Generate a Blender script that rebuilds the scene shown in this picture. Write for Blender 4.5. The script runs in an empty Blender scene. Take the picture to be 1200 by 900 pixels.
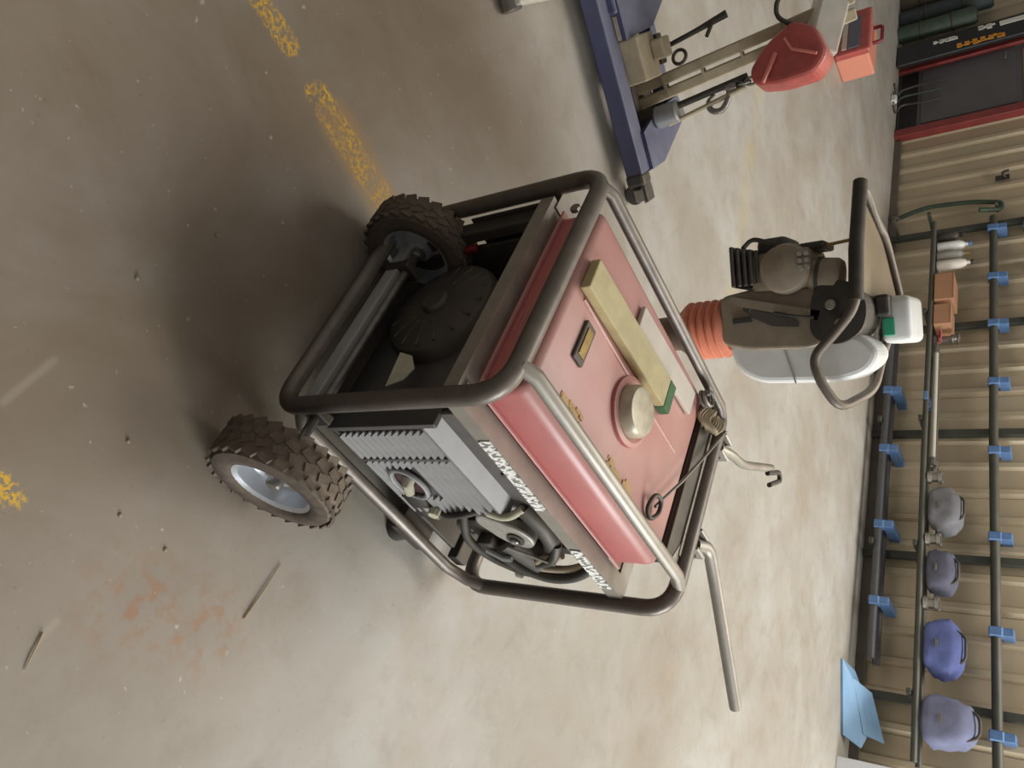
import bpy, bmesh, math, random
from mathutils import Vector, Matrix
random.seed(7)
PI = math.pi
SC = bpy.context.scene
COL = SC.collection

# ------------------------------------------------------------------ camera
cd = bpy.data.cameras.new('camera')
cd.sensor_width = 36.0
cd.lens = 36.0 * 901 / 1200
cd.clip_end = 100
cam = bpy.data.objects.new('camera', cd)
COL.objects.link(cam)
pitch, roll = 0.63542, -0.06830
fw = Vector((0, math.cos(pitch), -math.sin(pitch)))
r0 = Vector((1, 0, 0)); u0 = r0.cross(fw)
rt = math.cos(roll) * r0 + math.sin(roll) * u0
up = -math.sin(roll) * r0 + math.cos(roll) * u0
# the phone was turned on its side: world up runs to the picture's right
M = Matrix((up, -rt, -fw)).transposed().to_4x4()
M.translation = Vector((0, 0, 1.5))
cam.matrix_world = M
SC.camera = cam

# ------------------------------------------------------------------ world, lights, exposure
wd = bpy.data.worlds.new('world'); SC.world = wd; wd.use_nodes = True
bg = wd.node_tree.nodes['Background']
bg.inputs[0].default_value = (1.0, 0.95, 0.88, 1); bg.inputs[1].default_value = 0.22

def area(name, loc, target, sx, sy, power, col):
    l = bpy.data.lights.new(name, 'AREA'); l.shape = 'RECTANGLE'; l.size = sx; l.size_y = sy
    l.energy = power; l.color = col
    o = bpy.data.objects.new(name, l); COL.objects.link(o)
    o.location = loc
    o.rotation_euler = (Vector(target) - Vector(loc)).to_track_quat('-Z', 'Y').to_euler()
    return o
area('daylight_door', (7.2, 3.3, 2.4), (0.6, 3.5, 0.3), 6.0, 4.2, 1200, (0.94, 0.975, 1.0))
area('roof_light', (1.6, 5.2, 5.2), (1.6, 5.6, 0), 5.0, 3.0, 300, (1.0, 0.96, 0.90))
vs = SC.view_settings
vs.view_transform = 'Standard'; vs.look = 'None'; vs.gamma = 1.0; vs.exposure = 0.06
vs.use_curve_mapping = False

# ------------------------------------------------------------------ materials
def lin(c):
    return tuple(((x / 255) / 12.92 if x / 255 <= 0.04045 else ((x / 255 + 0.055) / 1.055) ** 2.4) for x in c)
MATS = {}
def mat(name, col, rough=0.6, metal=0.0, var=0.0, col2=None, scale=20, dust=0.0, dustcol=(168, 156, 138), bump=0.0, spec=0.5):
    if name in MATS: return MATS[name]
    m = bpy.data.materials.new(name); m.use_nodes = True
    nt = m.node_tree; N = nt.nodes; L = nt.links
    b = N['Principled BSDF']; b.inputs['Roughness'].default_value = rough; b.inputs['Metallic'].default_value = metal
    b.inputs['Specular IOR Level'].default_value = spec
    c = lin(col)
    tc = N.new('ShaderNodeTexCoord')
    nz = N.new('ShaderNodeTexNoise'); nz.inputs['Scale'].default_value = scale; nz.inputs['Detail'].default_value = 5
    L.new(tc.outputs['Object'], nz.inputs['Vector'])
    rp = N.new('ShaderNodeValToRGB')
    rp.color_ramp.elements[0].position = 0.35; rp.color_ramp.elements[1].position = 0.68
    c2 = lin(col2) if col2 else tuple(x * (1 - var) for x in c)
    rp.color_ramp.elements[0].color = (*c2, 1); rp.color_ramp.elements[1].color = (*c, 1)
    L.new(nz.outputs['Fac'], rp.inputs['Fac'])
    out = rp.outputs['Color']
    if dust > 0:      # settled dust lies on faces that look up
        ge = N.new('ShaderNodeNewGeometry'); sp = N.new('ShaderNodeSeparateXYZ'); L.new(ge.outputs['Normal'], sp.inputs[0])
        mr = N.new('ShaderNodeMapRange'); mr.inputs[1].default_value = -0.2; mr.inputs[2].default_value = 0.9
        mr.inputs[3].default_value = 0.12 * dust; mr.inputs[4].default_value = dust
        L.new(sp.outputs['Z'], mr.inputs[0])
        n2 = N.new('ShaderNodeTexNoise'); n2.inputs['Scale'].default_value = scale * 0.6; n2.inputs['Detail'].default_value = 6
        L.new(tc.outputs['Object'], n2.inputs['Vector'])
        mm = N.new('ShaderNodeMath'); mm.operation = 'MULTIPLY_ADD'; mm.inputs[1].default_value = 1.2; mm.inputs[2].default_value = 0.4
        L.new(n2.outputs['Fac'], mm.inputs[0])
        m2 = N.new('ShaderNodeMath'); m2.operation = 'MULTIPLY'; m2.use_clamp = True
        L.new(mr.outputs[0], m2.inputs[0]); L.new(mm.outputs[0], m2.inputs[1])
        mx = N.new('ShaderNodeMix'); mx.data_type = 'RGBA'
        L.new(m2.outputs[0], mx.inputs['Factor']); L.new(out, mx.inputs['A']); mx.inputs['B'].default_value = (*lin(dustcol), 1)
        out = mx.outputs['Result']
    L.new(out, b.inputs['Base Color'])
    if bump > 0:
        bp = N.new('ShaderNodeBump'); bp.inputs['Strength'].default_value = bump; bp.inputs['Distance'].default_value = 0.004
        L.new(nz.outputs['Fac'], bp.inputs['Height']); L.new(bp.outputs['Normal'], b.inputs['Normal'])
    MATS[name] = m
    return m

FRAME = mat('frame_paint', (62, 52, 49), 0.40, 0.25, 0.35, scale=30, dust=0.5, dustcol=(176, 166, 152))  # settled dust, raised a little to paint haze onto the tubes
RAILP = mat('dusty_rail', (120, 114, 106), 0.42, 0.3, 0.2, scale=24, dust=0.8, dustcol=(190, 182, 168))
RED = mat('faded_red_paint', (184, 84, 86), 0.36, 0.0, 0.14, scale=9, dust=0.66, dustcol=(212, 174, 162))
DRED = mat('deep_red_paint', (128, 34, 40), 0.45, 0.0, 0.3, scale=14)
CHAR = mat('charcoal_steel', (42, 40, 40), 0.55, 0.3, 0.3, scale=25, dust=0.3)
BLACK = mat('black_rubber', (30, 28, 27), 0.7, 0, 0.3, scale=40, dust=0.25)
TYRE = mat('dusty_tyre', (72, 60, 50), 0.85, 0, 0.3, col2=(48, 42, 38), scale=60, dust=0.45, dustcol=(150, 134, 114), bump=0.5)
RIM = mat('silver_rim', (196, 200, 206), 0.3, 0.55, 0.1, scale=30)
LGREY = mat('grey_cover_paint', (150, 153, 156), 0.42, 0.25, 0.15, scale=30, dust=0.3)
DGREY = mat('dark_grey_cover', (74, 74, 77), 0.5, 0.3, 0.25, scale=30, dust=0.45)
ALU = mat('cast_aluminium', (176, 172, 164), 0.4, 0.6, 0.25, scale=40, dust=0.2)
STEEL = mat('dull_steel', (140, 136, 130), 0.38, 0.7, 0.25, scale=40)
WHITEP = mat('white_plastic', (226, 226, 222), 0.45, 0, 0.08, scale=14)
CREAM = mat('cream_paper', (188, 184, 160), 0.8, 0, 0.15, scale=30)
MAROON = mat('maroon_port', (70, 34, 36), 0.5, 0, 0.4, scale=50)
WOOD = mat('yellowed_wood', (192, 176, 126), 0.7, 0, 0.25, scale=26, dust=0.35, dustcol=(206, 196, 160))
GREENP = mat('green_paint', (58, 108, 62), 0.6, 0, 0.2, scale=40)
PALE = mat('pale_board', (210, 200, 186), 0.6, 0, 0.12, scale=14)
BLUE = mat('blue_crane_paint', (22, 31, 82), 0.45, 0.1, 0.3, scale=12, dust=0.62, dustcol=(146, 148, 164))
TAN = mat('tan_paint', (176, 162, 134), 0.5, 0.1, 0.18, scale=20, dust=0.3)
HRED = mat('crane_head_red', (186, 74, 70), 0.4, 0.0, 0.3, scale=22, dust=0.35, dustcol=(206, 150, 136))
BEAM = mat('pale_boom_paint', (206, 200, 186), 0.5, 0.1, 0.12, scale=20)
ORANGE = mat('orange_bellows', (224, 138, 108), 0.5, 0, 0.12, scale=20)
KHAKI = mat('khaki_casting', (146, 133, 115), 0.5, 0.25, 0.2, scale=22, dust=0.3)
ENGBLK = mat('engine_black', (46, 42, 42), 0.5, 0.2, 0.35, scale=35, dust=0.25)
TEAL = mat('green_cap', (48, 158, 116), 0.45)
BRASS = mat('brass_bits', (168, 140, 80), 0.4, 0.5, 0.3, scale=40)
RACK = mat('rack_green_steel', (62, 68, 62), 0.5, 0.3, 0.25, scale=10, dust=0.25)
RACKB = mat('rack_blue_bracket', (96, 130, 176), 0.5, 0.1, 0.2, scale=20)
ORLET = mat('orange_print', (222, 150, 44), 0.6)
WLET = mat('white_print', (226, 224, 214), 0.6)
CARD = mat('cardboard', (178, 132, 100), 0.8, 0, 0.12, scale=8)
GREYBAG = mat('grey_canvas', (124, 124, 128), 0.85, 0, 0.25, scale=14)
BLUEBAG = mat('blue_canvas', (96, 108, 164), 0.75, 0, 0.25, scale=12)
NAVYB = mat('dusky_blue_canvas', (124, 128, 156), 0.8, 0, 0.2, scale=12)
LBLUE = mat('light_blue_sheet', (138, 178, 214), 0.5, 0, 0.1, scale=8)
WBOX = mat('white_carton', (226, 228, 232), 0.6, 0, 0.06, scale=8)
DOORG = mat('grey_door_paint', (98, 94, 96), 0.5, 0.1, 0.12, scale=5)
DOORR = mat('red_door_frame', (142, 62, 58), 0.5, 0.05, 0.2, scale=8)
GREENH = mat('green_hose', (58, 74, 58), 0.6, 0, 0.3, scale=14)
TWIG = mat('dry_twig', (176, 156, 122), 0.8)

def sticker_mat():
    m = bpy.data.materials.new('white_lettered_decal'); m.use_nodes = True
    N = m.node_tree.nodes; L = m.node_tree.links; b = N['Principled BSDF']; b.inputs['Roughness'].default_value = 0.4
    tc = N.new('ShaderNodeTexCoord'); mp = N.new('ShaderNodeMapping'); mp.inputs['Scale'].default_value = (130, 1, 60)
    L.new(tc.outputs['Object'], mp.inputs['Vector'])
    nz = N.new('ShaderNodeTexNoise'); nz.inputs['Scale'].default_value = 1.0; nz.inputs['Detail'].default_value = 1
    L.new(mp.outputs['Vector'], nz.inputs['Vector'])
    rp = N.new('ShaderNodeValToRGB'); rp.color_ramp.interpolation = 'CONSTANT'
    rp.color_ramp.elements[0].color = (*lin((120, 116, 110)), 1); rp.color_ramp.elements[1].color = (*lin((236, 236, 230)), 1)
    rp.color_ramp.elements[1].position = 0.47
    L.new(nz.outputs['Fac'], rp.inputs['Fac']); L.new(rp.outputs['Color'], b.inputs['Base Color'])
    return m
DECAL = sticker_mat()

def floor_mat():
    m = bpy.data.materials.new('stained_concrete'); m.use_nodes = True
    nt = m.node_tree; N = nt.nodes; L = nt.links; b = N['Principled BSDF']
    tc = N.new('ShaderNodeTexCoord'); P = tc.outputs['Object']
    def noise(scale, detail=6, rough=0.55, dist=0.0, vec=None):
        n = N.new('ShaderNodeTexNoise'); n.inputs['Scale'].default_value = scale; n.inputs['Detail'].default_value = detail
        n.inputs['Roughness'].default_value = rough; n.inputs['Distortion'].default_value = dist
        L.new(vec or P, n.inputs['Vector']); return n.outputs['Fac']
    def ramp(src, p0, p1, v0=0.0, v1=1.0):
        r = N.new('ShaderNodeMapRange'); r.inputs[1].default_value = p0; r.inputs[2].default_value = p1
        r.inputs[3].default_value = v0; r.inputs[4].default_value = v1; r.clamp = True
        L.new(src, r.inputs[0]); return r.outputs[0]
    def mix(fac, a, bcol):
        x = N.new('ShaderNodeMix'); x.data_type = 'RGBA'; L.new(fac, x.inputs['Factor'])
        if isinstance(a, tuple): x.inputs['A'].default_value = (*lin(a), 1)
        else: L.new(a, x.inputs['A'])
        if isinstance(bcol, tuple): x.inputs['B'].default_value = (*lin(bcol), 1)
        else: L.new(bcol, x.inputs['B'])
        return x.outputs['Result']
    def math2(op, a, bv):
        x = N.new('ShaderNodeMath'); x.operation = op
        for i, v in enumerate((a, bv)):
            if isinstance(v, (int, float)): x.inputs[i].default_value = v
            else: L.new(v, x.inputs[i])
        return x.outputs[0]
    def stroke(p, q, wdt, soft=0.02):      # a mask around the line p-q on the slab
        d = N.new('ShaderNodeVectorMath'); d.operation = 'SUBTRACT'; L.new(P, d.inputs[0]); d.inputs[1].default_value = (p[0], p[1], 0)
        pq = Vector((q[0] - p[0], q[1] - p[1], 0)); l2 = pq.length_squared
        dt = N.new('ShaderNodeVectorMath'); dt.operation = 'DOT_PRODUCT'; L.new(d.outputs[0], dt.inputs[0]); dt.inputs[1].default_value = pq / l2
        cl = N.new('ShaderNodeClamp'); L.new(dt.outputs['Value'], cl.inputs[0])
        scv = N.new('ShaderNodeVectorMath'); scv.operation = 'SCALE'; scv.inputs[0].default_value = pq; L.new(cl.outputs[0], scv.inputs['Scale'])
        s2 = N.new('ShaderNodeVectorMath'); s2.operation = 'SUBTRACT'; L.new(d.outputs[0], s2.inputs[0]); L.new(scv.outputs[0], s2.inputs[1])
        ln = N.new('ShaderNodeVectorMath'); ln.operation = 'LENGTH'; L.new(s2.outputs[0], ln.inputs[0])
        return ramp(ln.outputs['Value'], wdt + soft, wdt, 0, 1)
    col = mix(ramp(noise(1.1, 5, 0.6, 0.4), 0.38, 0.66), (188, 185, 177), (168, 159, 145))
    col = mix(ramp(noise(3.2, 6, 0.65, 0.8), 0.45, 0.72, 0, 0.45), col, (164, 153, 136))
    col = mix(ramp(noise(7, 8, 0.7, 0.5), 0.5, 0.8, 0, 0.4), col, (130, 115, 95))
    col = mix(ramp(noise(2.0, 4, 0.6, 1.2), 0.58, 0.72, 0, 0.3), col, (172, 144, 114))
    # brown oil stain with light falloff painted in, left of the generator
    stain_shade = math2('MULTIPLY', stroke((-1.15, 1.35), (-0.20, 0.62), 0.20, 0.80), ramp(noise(2.6, 5, 0.6, 0.6), 0.25, 0.6, 0.35, 1))
    col = mix(math2('MULTIPLY', stain_shade, 0.9), col, (116, 95, 68))
    near_shade = math2('MULTIPLY', stroke((-1.3, 1.2), (0.5, 0.35), 0.30, 0.80), ramp(noise(1.8, 5, 0.6, 0.8), 0.2, 0.6, 0.5, 1))  # near floor toned down to paint in light falloff, over some brown stain
    col = mix(math2('MULTIPLY', near_shade, 0.6), col, (138, 124, 106))
    # dark scuff near pallet side
    col = mix(math2('MULTIPLY', stroke((-1.1, 1.75), (-0.8, 2.2), 0.05, 0.45), 0.55), col, (118, 98, 74))
    # rust freckles right of the wheel
    fr = math2('MULTIPLY', stroke((0.36, 0.74), (0.47, 0.90), 0.03, 0.10), ramp(noise(26, 4, 0.6), 0.48, 0.62, 0, 1))
    col = mix(math2('MULTIPLY', fr, 0.6), col, (160, 112, 74))
    # faint stains far out
    sc = N.new('ShaderNodeMapping'); sc.inputs['Scale'].default_value = (1.6, 0.35, 1); sc.inputs['Rotation'].default_value = (0, 0, 0.6); L.new(P, sc.inputs['Vector'])
    col = mix(ramp(noise(2.0, 5, 0.6, 0.3, sc.outputs['Vector']), 0.52, 0.75, 0, 0.25), col, (160, 146, 120))
    # fine speckles and pits
    col = mix(ramp(noise(70, 3, 0.5), 0.68, 0.76, 0, 0.3), col, (96, 86, 72))
    col = mix(ramp(noise(46, 2, 0.5), 0.70, 0.76, 0, 0.5), col, (206, 198, 182))
    # worn yellow paint
    wear = ramp(noise(85, 4, 0.7), 0.47, 0.53)
    wear2 = ramp(noise(16, 4, 0.6), 0.36, 0.56)
    wearm = math2('MULTIPLY', wear, wear2)
    for p, q, wd_ in (((-0.755, 1.30), (-0.54, 1.49), 0.036), ((-0.965, 1.12), (-0.865, 1.215), 0.026), ((0.105, 0.53), (0.14, 0.555), 0.014)):
        col = mix(math2('MULTIPLY', stroke(p, q, wd_, 0.012), wearm), col, (226, 178, 42))
    col = mix(math2('MULTIPLY', stroke((-0.70, 1.36), (-0.52, 1.50), 0.05, 0.03), 0.4), col, (180, 142, 86))
    col = mix(math2('MULTIPLY', math2('MULTIPLY', stroke((-0.4, 4.1), (-2.2, 5.1), 0.05, 0.06), ramp(noise(6), 0.4, 0.6)), 0.25), col, (206, 186, 120))
    # pale scrape lines
    for p, q in (((-0.10, 0.635), (-0.03, 0.55)), ((0.40, 0.57), (0.37, 0.61))):
        col = mix(math2('MULTIPLY', stroke(p, q, 0.003, 0.008), 0.22), col, (196, 184, 164))
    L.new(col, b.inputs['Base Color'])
    rg = ramp(noise(4, 5), 0.3, 0.7, 0.38, 0.56); L.new(rg, b.inputs['Roughness'])
    b.inputs['Specular IOR Level'].default_value = 0.45
    bp = N.new('ShaderNodeBump'); bp.inputs['Strength'].default_value = 0.12; bp.inputs['Distance'].default_value = 0.004
    L.new(noise(30, 8, 0.65), bp.inputs['Height']); L.new(bp.outputs['Normal'], b.inputs['Normal'])
    return m
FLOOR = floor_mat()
SHEET = mat('tan_wall_sheet', (186, 171, 144), 0.36, 0.1, 0.12, scale=2.2)

# ------------------------------------------------------------------ mesh helpers
def link(name, bm, material, parent=None, smooth=False, loc=None, rot=None, label=None):
    me = bpy.data.meshes.new(name); bm.normal_update()
    if smooth:
        for f in bm.faces: f.smooth = True
        for ed in bm.edges:
            if len(ed.link_faces) == 2 and ed.calc_face_angle(0) > 0.7: ed.smooth = False
    bm.to_mesh(me); bm.free(); me.materials.append(material)
    o = bpy.data.objects.new(name, me); COL.objects.link(o)
    if parent: o.parent = parent
    if loc: o.location = loc
    if rot: o.rotation_euler = rot
    if label: o['label'] = label
    return o
def thing(name, label, cat, loc=(0, 0, 0), rz=0.0, group=None):
    o = bpy.data.objects.new(name, None); COL.objects.link(o); o.empty_display_size = 0.1
    o.location = loc; o.rotation_euler = (0, 0, rz); o['label'] = label; o['category'] = cat
    if group: o['group'] = group
    return o
def tag(o, label, cat, group=None):
    o['label'] = label; o['category'] = cat
    if group: o['group'] = group
    return o
def struct(o, label=None):
    o['kind'] = 'structure'
    if label: o['label'] = label
    return o
def NB(): return bmesh.new()
def box(bm, lo, hi, bev=0.0, seg=2, mtx=None):
    r = bmesh.ops.create_cube(bm, size=1.0)
    vs_ = r['verts']
    c = [(a + b_) / 2 for a, b_ in zip(lo, hi)]; s = [b_ - a for a, b_ in zip(lo, hi)]
    for v in vs_: v.co = Vector((v.co.x * s[0] + c[0], v.co.y * s[1] + c[1], v.co.z * s[2] + c[2]))
    if bev > 0:
        es = list({ed for v in vs_ for ed in v.link_edges})
        rr = bmesh.ops.bevel(bm, geom=es, offset=bev, segments=seg, affect='EDGES', profile=0.5)
        vs_ = list({v for f in rr['faces'] for v in f.verts} | {v for v in vs_ if v.is_valid})
    if mtx:
        for v in vs_: v.co = mtx @ v.co
    return bm
def BX(lo, hi, bev=0.0, seg=2): return box(NB(), lo, hi, bev, seg)
def fillet(pts, rad, n=5, closed=False):
    pts = [Vector(p) for p in pts]; out = []; N = len(pts)
    for i, p in enumerate(pts):
        if not closed and i in (0, N - 1): out.append(p); continue
        a = pts[(i - 1) % N]; b_ = pts[(i + 1) % N]
        da = (a - p); db = (b_ - p)
        k = min(rad, da.length * 0.48, db.length * 0.48)
        s_ = p + da.normalized() * k; t_ = p + db.normalized() * k
        for j in range(n + 1):
            t = j / n; out.append((1 - t) ** 2 * s_ + 2 * t * (1 - t) * p + t * t * t_)
    return out
def tube(bm, pts, r, seg=10, closed=False, caps=True):
    pts = [Vector(p) for p in pts]; n = len(pts); rings = []
    rs = r if isinstance(r, (list, tuple)) else [r] * n
    prev = None
    for i, p in enumerate(pts):
        if closed: t = (pts[(i + 1) % n] - pts[(i - 1) % n])
        else: t = pts[min(i + 1, n - 1)] - pts[max(i - 1, 0)]
        t.normalize()
        if prev is None:
            a = Vector((0, 0, 1)) if abs(t.z) < 0.9 else Vector((1, 0, 0))
            nrm = t.cross(a).normalized()
        else:
            nrm = (prev - t * prev.dot(t)).normalized()
        prev = nrm; bn = t.cross(nrm)
        rings.append([bm.verts.new(p + (nrm * math.cos(2 * PI * k / seg) + bn * math.sin(2 * PI * k / seg)) * rs[i]) for k in range(seg)])
    m = n if closed else n - 1
    for i in range(m):
        A_, B_ = rings[i], rings[(i + 1) % n]
        for k in range(seg):
            bm.faces.new((A_[k], A_[(k + 1) % seg], B_[(k + 1) % seg], B_[k]))
    if caps and not closed:
        bm.faces.new(list(reversed(rings[0]))); bm.faces.new(rings[-1])
    return bm
def TB(pts, r, seg=10, closed=False): return tube(NB(), pts, r, seg, closed)
def lathe(bm, prof, seg=28, mtx=None, close=True):
    """prof: (radius, height) pairs, turned round local Z"""
    rings = []
    for rr, z in prof:
        if rr < 1e-6: rings.append([bm.verts.new((0, 0, z))])
        else: rings.append([bm.verts.new((rr * math.cos(2 * PI * k / seg), rr * math.sin(2 * PI * k / seg), z)) for k in range(seg)])
    for A_, B_ in zip(rings, rings[1:]):
        for k in range(seg):
            k2 = (k + 1) % seg
            if len(A_) == 1 and len(B_) == 1: continue
            if len(A_) == 1: bm.faces.new((A_[0], B_[k2], B_[k]))
            elif len(B_) == 1: bm.faces.new((A_[k], A_[k2], B_[0]))
            else: bm.faces.new((A_[k], A_[k2], B_[k2], B_[k]))
    if mtx:
        for rg in rings:
            for v in rg: v.co = mtx @ v.co
    return bm
def axis_mtx(loc, direction):
    q = Vector((0, 0, 1)).rotation_difference(Vector(direction).normalized())
    return Matrix.Translation(Vector(loc)) @ q.to_matrix().to_4x4()
def LT(prof, loc=(0, 0, 0), d=(0, 0, 1), seg=28): return lathe(NB(), prof, seg, axis_mtx(loc, d))
def cyl(bm, loc, d, r, h, seg=20, bev=0.0):
    b_ = min(bev, r * 0.5, h * 0.5)
    pr = [(0, 0), (r - b_, 0), (r, b_), (r, h - b_), (r - b_, h), (0, h)] if b_ > 0 else [(0, 0), (r, 0), (r, h), (0, h)]
    return lathe(bm, pr, seg, axis_mtx(loc, d))
def CY(loc, d, r, h, seg=20, bev=0.0): return cyl(NB(), loc, d, r, h, seg, bev)
def prism(bm, poly, d, ex):
    """a polygon of 3D points pushed along d by ex"""
    d = Vector(d).normalized() * ex
    a = [bm.verts.new(Vector(p)) for p in poly]; b_ = [bm.verts.new(Vector(p) + d) for p in poly]
    n = len(a)
    bm.faces.new(a); bm.faces.new(list(reversed(b_)))
    for i in range(n): bm.faces.new((a[(i + 1) % n], a[i], b_[i], b_[(i + 1) % n]))
    bmesh.ops.recalc_face_normals(bm, faces=bm.faces[:])
    return bm
def PR(poly, d, ex): return prism(NB(), poly, d, ex)
def soften(o, wdt=0.004, seg=2, ang=0.6):
    md = o.modifiers.new('bevel', 'BEVEL'); md.width = wdt; md.segments = seg; md.limit_method = 'ANGLE'; md.angle_limit = ang
    return o
def copy_tree(o, parent=None):
    c = o.copy(); COL.objects.link(c); c.parent = parent
    for ch in list(o.children): copy_tree(ch, c)
    return c

# ------------------------------------------------------------------ the room
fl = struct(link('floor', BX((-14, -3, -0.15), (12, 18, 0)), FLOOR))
TH = math.radians(-34.605)
WO = Vector((0, 7.8576, 0)); WE = Vector((math.cos(TH), math.sin(TH), 0)); WN = Vector((math.sin(TH), -math.cos(TH), 0))
def wpt(s, off, z=0.0): return WO + WE * s + WN * off + Vector((0, 0, z))
# in the wall's own frame x runs along it, -y comes out of it
wall = struct(link('wall_back', BX((-9, 0.03, 0), (9, 0.16, 5.0)), mat('wall_core', (120, 108, 88), 0.8), loc=WO, rot=(0, 0, TH)))
PITCH = 0.235
def sheet_mesh():
    bm = NB(); prof = []
    for i in range(4):
        x = i * PITCH
        prof += [(x, 0.0), (x + 0.145, 0.0), (x + 0.165, -0.032), (x + 0.205, -0.032), (x + 0.225, 0.0)]
    prof.append((4 * PITCH, 0.0))
    lo = [bm.verts.new((x, y, 0.02)) for x, y in prof]; hi = [bm.verts.new((x, y, 5.0)) for x, y in prof]
    lb = [bm.verts.new((x, y + 0.012, 0.02)) for x, y in prof]; hb = [bm.verts.new((x, y + 0.012, 5.0)) for x, y in prof]
    n = len(prof)
    for i in range(n - 1):
        bm.faces.new((lo[i], lo[i + 1], hi[i + 1], hi[i])); bm.faces.new((lb[i + 1], lb[i], hb[i], hb[i + 1]))
        bm.faces.new((lo[i + 1], lo[i], lb[i], lb[i + 1])); bm.faces.new((hi[i], hi[i + 1], hb[i + 1], hb[i]))
    bm.faces.new((lo[0], hi[0], hb[0], lb[0])); bm.faces.new((lo[-1], lb[-1], hb[-1], hi[-1]))
    return bm
sh0 = link('wall_sheet', sheet_mesh(), SHEET, wall)
sh0.location = (-9 + 0.02, 0.012, 0)
k = 1
while -9 + k * 4 * PITCH < 8.1:
    c = sh0.copy(); COL.objects.link(c); c.parent = wall; c.location = (-9 + 0.02 + k * (4 * PITCH + 0.004), 0.012 - 0.001 * (k % 2), 0); k += 1
struct(link('baseboard_and_shade', BX((-2.86, -0.055, 0), (9, -0.022, 0.07), 0.004), mat('sill_and_shade', (104, 96, 86), 0.6, 0.1, 0.2, scale=6), loc=WO, rot=(0, 0, TH)))  # wall-foot sill, its brown colour carries the shade at the left end
# door with a red frame
d1 = thing('door_1', 'grey steel door in a dull red frame', 'door', wpt(-3.45, 0.0), TH)
del d1['category']; struct(d1)
for x0, x1 in ((-0.60, -0.49), (0.47, 0.58)):
    link('jamb', BX((x0, -0.10, 0), (x1, 0.0, 2.15), 0.006), DOORR, d1)
link('header', BX((-0.60, -0.10, 2.15), (0.58, 0.0, 2.26), 0.006), DOORR, d1)
leaf = link('door_leaf', BX((-0.485, -0.062, 0.015), (0.465, -0.034, 2.145), 0.003), DOORG, d1)
link('upper_panel', BX((-0.40, -0.072, 1.20), (0.40, -0.060, 2.00), 0.004), mat('brown_door_panel', (140, 116, 92), 0.6), leaf)
link('lower_panel', BX((-0.43, -0.074, 0.25), (0.42, -0.060, 1.14), 0.004), DOORG, leaf)
link('kick_plate', BX((-0.46, -0.071, 0.03), (0.45, -0.060, 0.21), 0.003), mat('dark_kick_plate', (48, 44, 44), 0.5, 0.4, 0.3), leaf)
hd = link('door_handle', TB(fillet([(-0.36, -0.06, 1.05), (-0.36, -0.12, 1.05), (-0.25, -0.12, 1.05)], 0.02), 0.011), STEEL, leaf, True)

# ------------------------------------------------------------------ the portable generator
GL, GW, GZ0, GZ1 = 0.798, 0.62, 0.07, 0.70
G = thing('portable_generator', 'red-tanked portable generator in a tubular frame on two knobbly wheels', 'generator', (0.015, 1.064, 0), 0.82536)
TR = 0.0205
for x in (0.0, GL):
    hp = fillet([(x, 0, GZ0), (x, GW, GZ0), (x, GW, GZ1), (x, 0, GZ1)], 0.075, 7, True)
    link('end_hoop', TB(hp, TR, 14, True), FRAME, G, True)
for y in (0.0, GW):
    link('bottom_rail', TB([(0.0, y + (0.07 if y == 0 else -0.07) * 0, GZ0 + 0.012) if False else (0.045 * 0 + 0.0, y, GZ0 + 0.078), (0.06, y, GZ0 + 0.02), (GL - 0.10, y, GZ0 + 0.0), (GL - 0.03, y, GZ0 + 0.03), (GL, y, GZ0 + 0.085)], 0.0165, 12), FRAME, G, True)
link('top_rail', TB([(0.0, 0.062, 0.705), (0.03, 0.062, 0.722), (GL - 0.06, 0.062, 0.722), (GL, 0.062, 0.705)], 0.0165, 12), RAILP, G, True)
link('top_rail', TB([(0.0, 0.575, 0.702), (0.03, 0.580, 0.712), (GL - 0.05, 0.580, 0.712), (GL, 0.575, 0.702)], 0.0155, 12), FRAME, G, True)
# base: two cross channels and a tray
link('base_bar', BX((0.024, 0.025, 0.094), (0.056, GW - 0.06, 0.138), 0.004), mat('galvanised_bar', (172, 170, 166), 0.5, 0.2, 0.12, scale=20), G)
link('base_bar', BX((GL - 0.12, 0.02, 0.075), (GL - 0.07, GW - 0.02, 0.11), 0.004), CHAR, G)
link('base_tray', BX((0.058, 0.04, 0.085), (GL - 0.13, GW - 0.04, 0.10), 0.004), CHAR, G)
link('upper_shield', BX((0.022, 0.602, 0.31), (0.30, 0.608, 0.572), 0.002), CHAR, G)
link('rear_shield', BX((0.075, GW - 0.062, 0.10), (GL - 0.10, GW - 0.05, 0.535), 0.004), CHAR, G)
# angle iron that carries the tank
def angle(p0, p1, inward, name='tank_bearer'):
    bm = NB(); p0 = Vector(p0); p1 = Vector(p1); i = Vector(inward)
    poly = [p0, p0 + i * 0.048, p0 + i * 0.048 - Vector((0, 0, 0.004)), p0 + i * 0.004 - Vector((0, 0, 0.004)), p0 + i * 0.004 - Vector((0, 0, 0.036)), p0 - Vector((0, 0, 0.036))]
    prism(bm, poly, (p1 - p0), (p1 - p0).length)
    return link(name, bm, RAILP, G)
angle((0.02, 0.004, 0.577), (GL - 0.012, 0.004, 0.577), (0, 1, 0))
angle((0.02, GW - 0.004, 0.577), (GL - 0.012, GW - 0.004, 0.577), (0, -1, 0))
angle((0.004, 0.03, 0.5725), (0.004, GW - 0.03, 0.5725), (1, 0, 0))
angle((GL - 0.004, 0.03, 0.5725), (GL - 0.004, GW - 0.03, 0.5725), (-1, 0, 0))
for x0, x1 in ((0.14, 0.385), (0.55, 0.725)):
    link('decal_strip', BX((x0, 0.0015, 0.545), (x1, 0.0042, 0.574)), DECAL, G, label='white lettered decal strip')
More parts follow.
